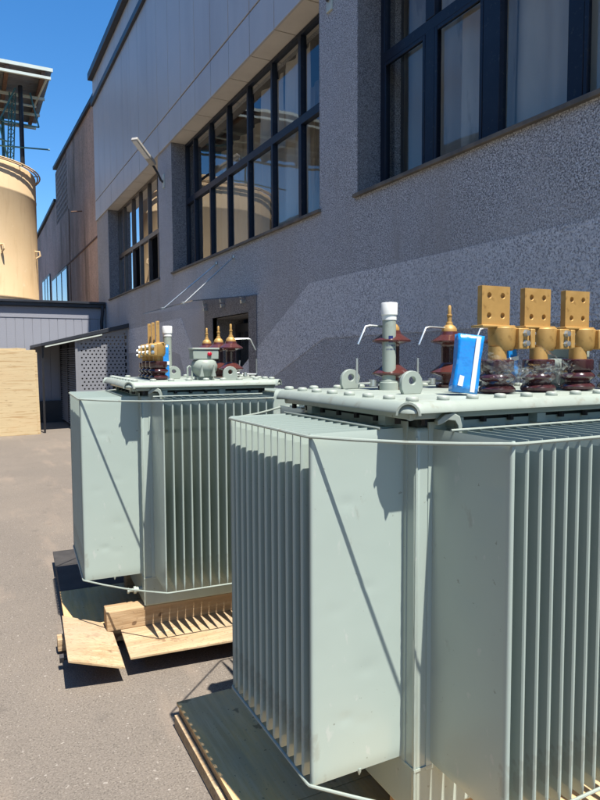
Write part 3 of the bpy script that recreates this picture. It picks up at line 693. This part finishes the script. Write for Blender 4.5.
    # lifting lugs
    for (x, y, ra) in lugs:
        t = MB(); w2, hh, th = .043, .078, .016
        hole = [(.0135*cos(2*pi*k/16), .045+.0135*sin(2*pi*k/16)) for k in range(16)]
        out = []
        for k in range(16):
            a = 2*pi*k/16; dx, dz_ = cos(a), sin(a)
            if dz_ >= -.01: out.append((w2*dx, .035+.043*dz_))
            else:
                s_ = min(w2/abs(dx) if abs(dx) > 1e-6 else 9, .035/abs(dz_)); out.append((dx*s_, .035+dz_*s_))
        A0 = [t.b.verts.new((u, -th/2, v)) for u, v in out]; A1 = [t.b.verts.new((u, th/2, v)) for u, v in out]
        H0 = [t.b.verts.new((u, -th/2, v)) for u, v in hole]; H1 = [t.b.verts.new((u, th/2, v)) for u, v in hole]
        for k in range(16):
            j = (k+1) % 16
            t.b.faces.new((A0[k], A0[j], H0[j], H0[k])); t.b.faces.new((A1[j], A1[k], H1[k], H1[j]))
            t.b.faces.new((A0[k], A1[k], A1[j], A0[j])); t.b.faces.new((H0[k], H0[j], H1[j], H1[k]))
        lg = t.build('lifting_lug', M_paintlid, T_, bevel=.002); lg.location = (x, y, ZL); lg.rotation_euler.z = ra
    # filler pipe
    x, y = pipe
    t = MB(); t.lathe([(.036, 0), (.036, .028), (.034, .030), (.034, .034), (.0255, .036), (.0255, .27), (.001, .271)], n=28)
    pp = t.build('filler_pipe', M_paintlid, T_); pp.location = (x, y, ZL)
    t = MB(); t.lathe([(.0275, .262), (.0275, .280), (.0308, .282), (.031, .323), (.029, .327), (.001, .328)], n=28); t.build('cap', M_white, pp)
    t = MB()
    for k in range(5):   # small square label wrapped on the shaft, facing the yard
        a0, a1 = -2.25+k*.13, -2.25+(k+1)*.13
        t.poly([(.0262*cos(a0), .0262*sin(a0), .178), (.0262*cos(a1), .0262*sin(a1), .178), (.0262*cos(a1), .0262*sin(a1), .203), (.0262*cos(a0), .0262*sin(a0), .203)])
    t.build('sticker', M_navy, pp)
    t = MB(); rnd = random.Random(5)
    for rz0 in (.150, .164):
        a = -2.55
        while a < -1.2:
            wd = rnd.uniform(.02, .07); t.poly([(.0259*cos(a), .0259*sin(a), rz0), (.0259*cos(a+wd), .0259*sin(a+wd), rz0), (.0259*cos(a+wd), .0259*sin(a+wd), rz0+.006), (.0259*cos(a), .0259*sin(a), rz0+.006)]); a += wd+rnd.uniform(.02, .09)
    t.build('printed_marks', M_navy, pp)
    # high voltage bushings
    for i, (x, y, s) in enumerate(hv):
        t = MB(); t.lathe([(.05, 0), (.052, .012), (.045, .016), (.03, .02), (.03, .045), (.045, .05), (.074, .058), (.075, .064), (.055, .078), (.036, .092), (.03, .1), (.029, .165), (.034, .172), (.073, .182), (.074, .188), (.055, .200), (.037, .212), (.033, .225), (.001, .226)], n=28)
        hb = t.build('high_voltage_bushing', M_porc, T_); hb.location = (x, y, ZL); hb.scale = (s, s, s)
        t = MB(); t.lathe([(.0305, .102), (.0308, .163)], n=24); t.build('core', M_porcdark, hb)
        t = MB(); t.lathe([(.03, .224), (.03, .235), (.022, .247), (.014, .252), (.013, .262), (.009, .264), (.009, .285), (.011, .287), (.011, .293), (.007, .295), (.007, .325), (.004, .33), (.001, .33)], n=16); t.build('brass_terminal', M_brass, hb)
        d = 1 if i == 0 and lvrot else -1
        an = pi if not lvrot else -.25
        dx, dy = cos(an), sin(an)
        if i == 0 or not lvrot:
            t = MB(); t.tube([(0, 0, .238), (dx*.10, dy*.10, .242), (dx*.118, dy*.118, .238), (dx*.15, dy*.15, .172)], .0045, 6); t.build('arcing_horn', M_zinc, hb)
            t = MB(); t.tube([(dx*.03, dy*.03, .028), (dx*.15, dy*.15, .026), (dx*.155, dy*.155, .03), (dx*.155, dy*.155, .12)], .0045, 6); t.lathe([(.001, -.012), (.014, -.012), (.014, .012), (.001, .012)], (dx*.085, dy*.085, .027), 10); t.build('lower_horn', M_zinc, hb)
        else:
            t = MB(); t.tube([(-.03, 0, .03), (.13, -.02, .03), (.135, -.02, .11)], .0045, 6); t.build('lower_horn', M_zinc, hb)
    # low voltage bushings
    for i, (x, y, s) in enumerate(lv):
        t = MB(); t.lathe([(.05, 0), (.056, .004), (.057, .012), (.05, .02), (.04, .026), (.04, .032), (.053, .04), (.057, .046), (.055, .052), (.046, .06), (.042, .064), (.049, .067), (.051, .07), (.051, .101), (.048, .104), (.001, .105)], n=32)
        lb = t.build('low_voltage_bushing', M_porclv, T_); lb.location = (x, y, ZL+.004); lb.scale = (s, s, s)
        if lvrot: lb.rotation_euler.z = -pi/2-radians(11)
        t = MB(); t.lathe([(.029, .104), (.029, .145), (.001, .146)], n=20); t.build('stud', M_brass, lb)
        t = MB(); t.lathe([(.001, .132), (.034, .132), (.042, .15), (.044, .20), (.043, .207), (.001, .208)], (.018, 0, 0), n=24)
        t.box(.04, .083, -.052, -.006, .137, .203); t.box(.089, .108, -.054, -.004, .139, .201); cl = t.build('clamp', M_brass, lb, bevel=.003)
        for zz in (.155, .187):
            for sg in ((.066, -.053, 0), ):
                b2 = MB(); Mx = Matrix.Rotation(-pi/2 if False else pi/2, 4, 'X'); b2.lathe([(.012, -.004), (.012, .002), (.0095, .0025), (.0095, .012), (.001, .013)], (sg[0], sg[1], zz), 6, Mx, smooth=False); b2.build('bolt', M_zinc, cl)
            b2 = MB(); b2.lathe([(.011, 0), (.011, .009), (.006, .010), (.006, .022), (.001, .023)], (.108, -.03, zz), 6, Matrix.Rotation(pi/2, 4, 'Y'), smooth=False); b2.build('bolt', M_zinc, cl)
        if i == 3: 
            continue
        # flag plate with four holes
        t = MB(); w2, h2, th = .057, .118, .02; ox, oz = -.018, .212
        xs = [0, .032, .084, .116][1:3]; hc = [(.03, .03), (.086, .03), (.03, .092), (.086, .092)]
        gx = [0, .058, .116]; gz = [0, .061, .122]
        for a in range(2):
            for c in range(2):
                cx, cz = hc[a+2*c]; r8 = .0085
                cor = []
                x0_, x1_, z0_, z1_ = gx[a], gx[a+1], gz[c], gz[c+1]
                for k in range(16):
                    an = 2*pi*k/16; dx, dz_ = cos(an), sin(an)
                    tt = min([v for v in ((x1_-cx)/dx if dx > 1e-6 else 9, (x0_-cx)/dx if dx < -1e-6 else 9, (z1_-cz)/dz_ if dz_ > 1e-6 else 9, (z0_-cz)/dz_ if dz_ < -1e-6 else 9)])
                    cor.append((cx+dx*tt, cz+dz_*tt))
                # snap the nearest ring vertex to each rectangle corner
                for qx, qz in ((x0_, z0_), (x1_, z0_), (x1_, z1_), (x0_, z1_)):
                    k = min(range(16), key=lambda k: (cor[k][0]-qx)**2+(cor[k][1]-qz)**2); cor[k] = (qx, qz)
                hl = [(cx+r8*cos(2*pi*k/16), cz+r8*sin(2*pi*k/16)) for k in range(16)]
                for k in range(16):
                    j = (k+1) % 16
                    for yy in (0, th):
                        t.poly([(cor[k][0]-.058+ox, yy-th/2, cor[k][1]+oz), (cor[j][0]-.058+ox, yy-th/2, cor[j][1]+oz), (hl[j][0]-.058+ox, yy-th/2, hl[j][1]+oz), (hl[k][0]-.058+ox, yy-th/2, hl[k][1]+oz)])
                    t.poly([(hl[k][0]-.058+ox, -th/2, hl[k][1]+oz), (hl[j][0]-.058+ox, -th/2, hl[j][1]+oz), (hl[j][0]-.058+ox, th/2, hl[j][1]+oz), (hl[k][0]-.058+ox, th/2, hl[k][1]+oz)])
        for (a, b_) in (((0, 0), (.116, 0)), ((.116, 0), (.116, .122)), ((.116, .122), (0, .122)), ((0, .122), (0, 0))):
            t.poly([(a[0]-.058+ox, -th/2, a[1]+oz), (b_[0]-.058+ox, -th/2, b_[1]+oz), (b_[0]-.058+ox, th/2, b_[1]+oz), (a[0]-.058+ox, th/2, a[1]+oz)])
        bmesh.ops.remove_doubles(t.b, verts=t.b.verts, dist=.0002)
        fl = t.build('flag_plate', M_brass, lb, bevel=.0015, seg=2)
        t = MB(); t.box(-.075+ox*.3, .055, -.02, .035, .205, .2125); t.build('flag_foot', M_brass, lb, bevel=.002)
    # gauge box
    x, y, ra = box
    t = MB(); t.box(-.05, .05, -.035, .035, 0, .018); t.lathe([(.045, .018), (.05, .03), (.07, .05), (.078, .08), (.07, .105), (.06, .115), (.001, .116)], n=20)
    t.box(-.075, .075, -.045, .045, .118, .17); t.box(-.08, .08, -.05, .05, .172, .184)
    gb = t.build('gauge_box', M_paintlid, T_, bevel=.004); gb.location = (x, y, ZL); gb.rotation_euler.z = ra
    t = MB(); t.lathe([(.0125, 0), (.0125, .008), (.009, .011), (.001, .012)], (.02, -.045, .148), 16, Matrix.Rotation(pi/2, 4, 'X')); t.build('red_button', M_red, gb)
    t = MB()
    t.b.free()
    for xx in (-.035, .035):
        t = MB(); t.prism([(-.012, .02), (.012, .02), (0, .085)], (xx, -.085, 0), (1, 0, 0), (0, 0, 1), (0, .03, 0)); t.build('rib', M_paintlid, gb)
    t = MB(); t.tube([(-.10, -.01, 0), (-.10, -.01, .07), (-.09, -.01, .08), (-.075, -.01, .07), (-.075, -.01, 0)], .006, 8); t.build('sampling_tube', M_paintlid, gb)
    # drain valve low on the left face
    if lvrot:
      t = MB(); t.lathe([(.016, 0), (.016, .03), (.022, .032), (.022, .045), (.010, .047), (.010, .07), (.016, .071), (.016, .08), (.001, .081)], (X0, Y0+.10, ZB+.07), 12, Matrix.Rotation(-pi/2, 4, 'Y')); t.build('drain_valve', M_paintlid, T_)
    # drip spout under the first fin
    t = MB(); t.lathe([(.001, -.012), (.006, 0), (.006, .01)], (.16, 0, ZF0-.004), 8); t.build('drip_spout', M_paintlid, T_)
    return T_, (X0, X1, Y0, Y1)

T1, e1 = transformer('nearest grey green transformer with three upright brass plates facing the yard', (.8173, 1.5058, 0), radians(-.875),
    13, .0507, 18, .0461,
    lv=[(.75, .08, 1.05), (.94, .08, 1.05), (1.135, .08, 1.05), (1.33, .08, 1.0)],
    hv=[(.617, .5, 1.0), (.897, .5, 1.0), (1.177, .5, 1.0)],
    pipe=(.585, .47), lugs=[(.505, .62, 0), (.49, .205, 0), (1.18, .62, 0), (1.25, .3, 0)], box=(1.235, .22, pi/2), lvrot=False)
T2, e2 = transformer('farther transformer on loose boards, its brass plates seen edge on', (.5259, 3.5443, 0), radians(-3.88),
    15, .0507, 14, .0461,
    lv=[(.45, .14, 1.0), (.455, .30, 1.0), (.46, .45, 1.0), (.465, .60, .9)],
    hv=[(.885, .12, 1.0), (.885, .38, 1.0), (.885, .66, 1.0)],
    pipe=(.565, .42), lugs=[(.565, .26, 0), (.815, -.08, 0), (.565, .62, 0), (.85, .78, 0)], box=(.69, .02, 0), lvrot=True)

# blue wrapped packets standing on the lids
def packet(label, loc, rot, sx, sy, sz, strap=True):
    b = bmesh.new(); n = 7
    R = random.Random(int(sx*1e4))
    bmesh.ops.create_cube(b, size=1)
    bmesh.ops.subdivide_edges(b, edges=b.edges[:], cuts=n, use_grid_fill=True)
    for v in b.verts:
        w_ = noise.noise(v.co*3.1+Vector((R.random(), 2, 3)))*.07
        taper = 1-.14*cos(v.co.z*4.2)*abs(v.co.x)
        v.co = Vector((v.co.x*sx*taper*(1+w_), v.co.y*sy*(1+w_*1.3), (v.co.z+.5)*sz))
    for f in b.faces: f.smooth = True
    bmesh.ops.recalc_face_normals(b, faces=b.faces)
    me = bpy.data.meshes.new('packet'); b.to_mesh(me); b.free(); me.materials.append(M_blue)
    root = thing('wrapped_packet', label, 'packet', loc, 0, 'blue wrapped packets on the lids'); root.rotation_euler = rot
    o = bpy.data.objects.new('wrapping', me); COL.objects.link(o); o.parent = root
    if strap:
        t = MB(); x = sx*.28
        t.box(x-.007, x+.007, -sy*.5-.0045, -sy*.5-.001, .005, sz*.98); t.build('tape', M_white, root)
        t = MB(); t.prism([(-.026, .022), (-.010, .020), (-.008, .052), (-.022, .055)], (0, -sy*.5-.006, 0), (1, 0, 0), (0, 0, 1), (0, .0015, 0)); t.build('white_mark', M_white, root)
    else:
        t = MB(); t.box(-sx*.53, sx*.53, -sy*.53-.003, sy*.53, sz*.42, sz*.52); t.build('tape', M_white, root)
    return root
c1, s1 = cos(radians(-.875)), sin(radians(-.875))
def w1(x, y, z): return (.8173+c1*x-s1*y, 1.5058+s1*x+c1*y, z)
c2, s2 = cos(radians(-3.88)), sin(radians(-3.88))
def w2_(x, y, z): return (.5259+c2*x-s2*y, 3.5443+s2*x+c2*y, z)
packet('bright blue wrapped packet leaning beside the first brass plate of the nearest transformer', w1(.585, .06, ZL+.008), (radians(-2), radians(7), radians(-30)), .08, .055, .185)
packet('slim blue wrapped packet beside the filler pipe of the farther transformer', w2_(.50, .20, ZL+.003), (0, radians(-1), radians(-8)), .048, .045, .20, False)
packet('crumpled blue packet squeezed behind the nearest clamps under cling film', w1(.86, .14, ZL+.05), (0, radians(-8), radians(10)), .05, .05, .14, False)

# cling film wound round the near bushings
fl = thing('cling_film', 'crumpled clear cling film wound round the two nearest brown bushings', 'film', w1(.86, .08, ZL))
def strip(P0, P1, w_, sag, seed, n=26, k=5):
    t = MB(); V = []; R = random.Random(seed); P0, P1 = Vector(P0), Vector(P1)
    for i in range(n+1):
        u = i/n; c = P0.lerp(P1, u)+Vector((0, 0, -sag*4*u*(1-u))); row = []
        for j in range(k+1):
            v = j/k-.5; nn_ = noise.noise(Vector((u*7+seed, v*5, seed)))
            row.append(t.b.verts.new(c+Vector((.004*nn_, .010*nn_+.005*sin(v*14+u*9), v*w_*(1+.5*noise.noise(Vector((u*5, seed, 1))))))))
        V.append(row)
    for i in range(n):
        for j in range(k):
            f = t.b.faces.new((V[i][j], V[i+1][j], V[i+1][j+1], V[i][j+1])); f.smooth = True
    return t
for i, (a, b, w_, sg) in enumerate([((-.26, -.055, .13), (-.05, -.075, .085), .05, .01), ((-.05, -.075, .085), (.17, -.068, .10), .03, .008), ((-.17, -.07, .105), (.0, -.07, .07), .022, .004),
                                    ((.0, -.07, .16), (.16, -.07, .085), .008, .0), ((.02, -.06, .075), (.19, -.06, .075), .035, .004), ((-.2, -.06, .07), (-.02, -.075, .065), .035, .006)]):
    strip(a, b, w_, sg, i+1).build('film_strip', M_film, fl)
for cx in (-.095, .095):
    t = MB(); n = 40
    V = []
    for i in range(n):
        a = 2*pi*i/n; row = []
        for j in range(6):
            r_ = .062+.005*noise.noise(Vector((cos(a)*3, sin(a)*3, j*.9+cx*20))); row.append(t.b.verts.new((cx+r_*cos(a), r_*sin(a), .03+j*.014+.006*sin(a*2+j))))
        V.append(row)
    for i in range(n):
        for j in range(5):
            f = t.b.faces.new((V[i][j], V[(i+1) % n][j], V[(i+1) % n][j+1], V[i][j+1])); f.smooth = True
    t.build('film_wrap', M_film, fl)

# ------------------------------------------------------------------ pallets, beams, boards
M_darkdeck = mat('dark_deck_board', (.035, .032, .03), .8, var=[(8, 4, .4, .65, (.06, .055, .05), .7)])
P1 = thing('pallet', 'timber pallet with dusty plywood deck under the nearest transformer', 'pallet', (.8173, 1.5058, 0), radians(-.875), 'pallets under the transformers')
for (y0, y1) in ((-.62, .33), (.334, 1.13)):
    t = MB(); t.box(-.072, 1.62, y0, y1, .088, .100); t.build('deck_sheet', M_plydark, P1, bevel=.001, seg=1)
for x in (-.066, .35, .75, 1.15, 1.52):
    t = MB(); t.box(x, x+.09, -.615, 1.115, .0, .0868); t.build('bearer', M_wood, P1, bevel=.003)
t = MB(); t.box(-.088, -.068, -.61, 1.11, .0, .055); t.build('edge_board', M_ply, P1, bevel=.002)
def beam(label, loc, rz, lx, ly, lz, m_=None):
    t = MB(); t.box(0, lx, 0, ly, 0, lz); o = t.build('timber_beam', m_ or M_wood, None, bevel=.004); o.location = loc; o.rotation_euler.z = rz
    return tag(o, label, 'timber beam', 'timber beams between tank and pallet')
x_, y_, _ = w1(.33, -.03, 0); beam('timber beam under the front edge of the nearest transformer tank', (x_, y_, .1015), radians(-.875), .86, .12, .118)
x_, y_, _ = w1(.33, .53, 0); beam('timber beam hidden under the rear edge of the nearest transformer tank', (x_, y_, .1015), radians(-.875), .86, .12, .118)
P2 = thing('pallet', 'large dark shaded pallet under the farther transformer', 'pallet', (.5259, 3.5443, 0), radians(-3.88), 'pallets under the transformers')
for (y0, y1) in ((-.02, .74), (.746, 1.3), (1.31, 1.68)):
    t = MB(); t.box(-.095, 1.30, y0, y1, .085, .100); t.build('deck_sheet', M_darkdeck if y0 > .5 else M_plydark, P2, bevel=.001, seg=1)  # rear sheets get a much darker colour
for x in (-.03, .33, .72, 1.15):
    t = MB(); t.box(x, x+.09, .0, 1.66, .0, .0838); t.build('bearer', M_wood, P2, bevel=.003)
t = MB(); t.box(-.145, .45, .02, .10, .018, .0838); t.build('cross_board', M_wood, P2, bevel=.003)
t = MB(); t.tube([(-.135, -.16, .06), (-.06, -.16, .06)], .012, 8); t.lathe([(.024, 0), (.024, .02), (.001, .021)], (-.145, -.16, .06), 6, Matrix.Rotation(pi/2, 4, 'Y'), smooth=False); t.build('rusty_bolt', M_blacksteel, P2)
for x, y0, z in ((.03, -.2, .075), (.3, -.2, .07), (.9, -.22, .08)):
    t = MB(); t.box(x, x+.045, y0, -.005, .0, z); t.build('bearer', M_wood, P2, bevel=.003)
x_, y_, _ = w2_(.105, -.055, 0); beam('lit squared timber beam under the front of the farther transformer', (x_, y_, .112), radians(-3.2), 1.05, .115, .109)
x_, y_, _ = w2_(.3, .56, 0); beam('squared timber beam under the rear of the farther transformer', (x_, y_, .1015), radians(-3.88), .76, .11, .119)
def plate(label, P, th=.012, m_=None):
    t = MB(); n = Vector((0, 0, -th)); a = [t.b.verts.new(Vector(p)) for p in P]; b = [t.b.verts.new(Vector(p)+n) for p in P]
    t.b.faces.new(a); t.b.faces.new(b[::-1]); k = len(a)
    for i in range(k): t.b.faces.new((a[i], a[(i+1) % k], b[(i+1) % k], b[i]))
    o = t.build('plywood_board', m_ or M_ply, None, bevel=.0015, seg=1)
    return tag(o, label, 'plywood board', 'loose plywood boards before the farther transformer')
plate('tilted plywood board at the left front corner of the farther pallet', [(.377, 3.11, .172), (.639, 3.095, .085), (.665, 3.585, .112), (.425, 3.72, .16)])
plate('long plywood board in front of the squared beam, striped by fin shadows', [(.673, 3.125, .112), (1.75, 3.01, .112), (1.78, 3.43, .112), (.704, 3.53, .112)])
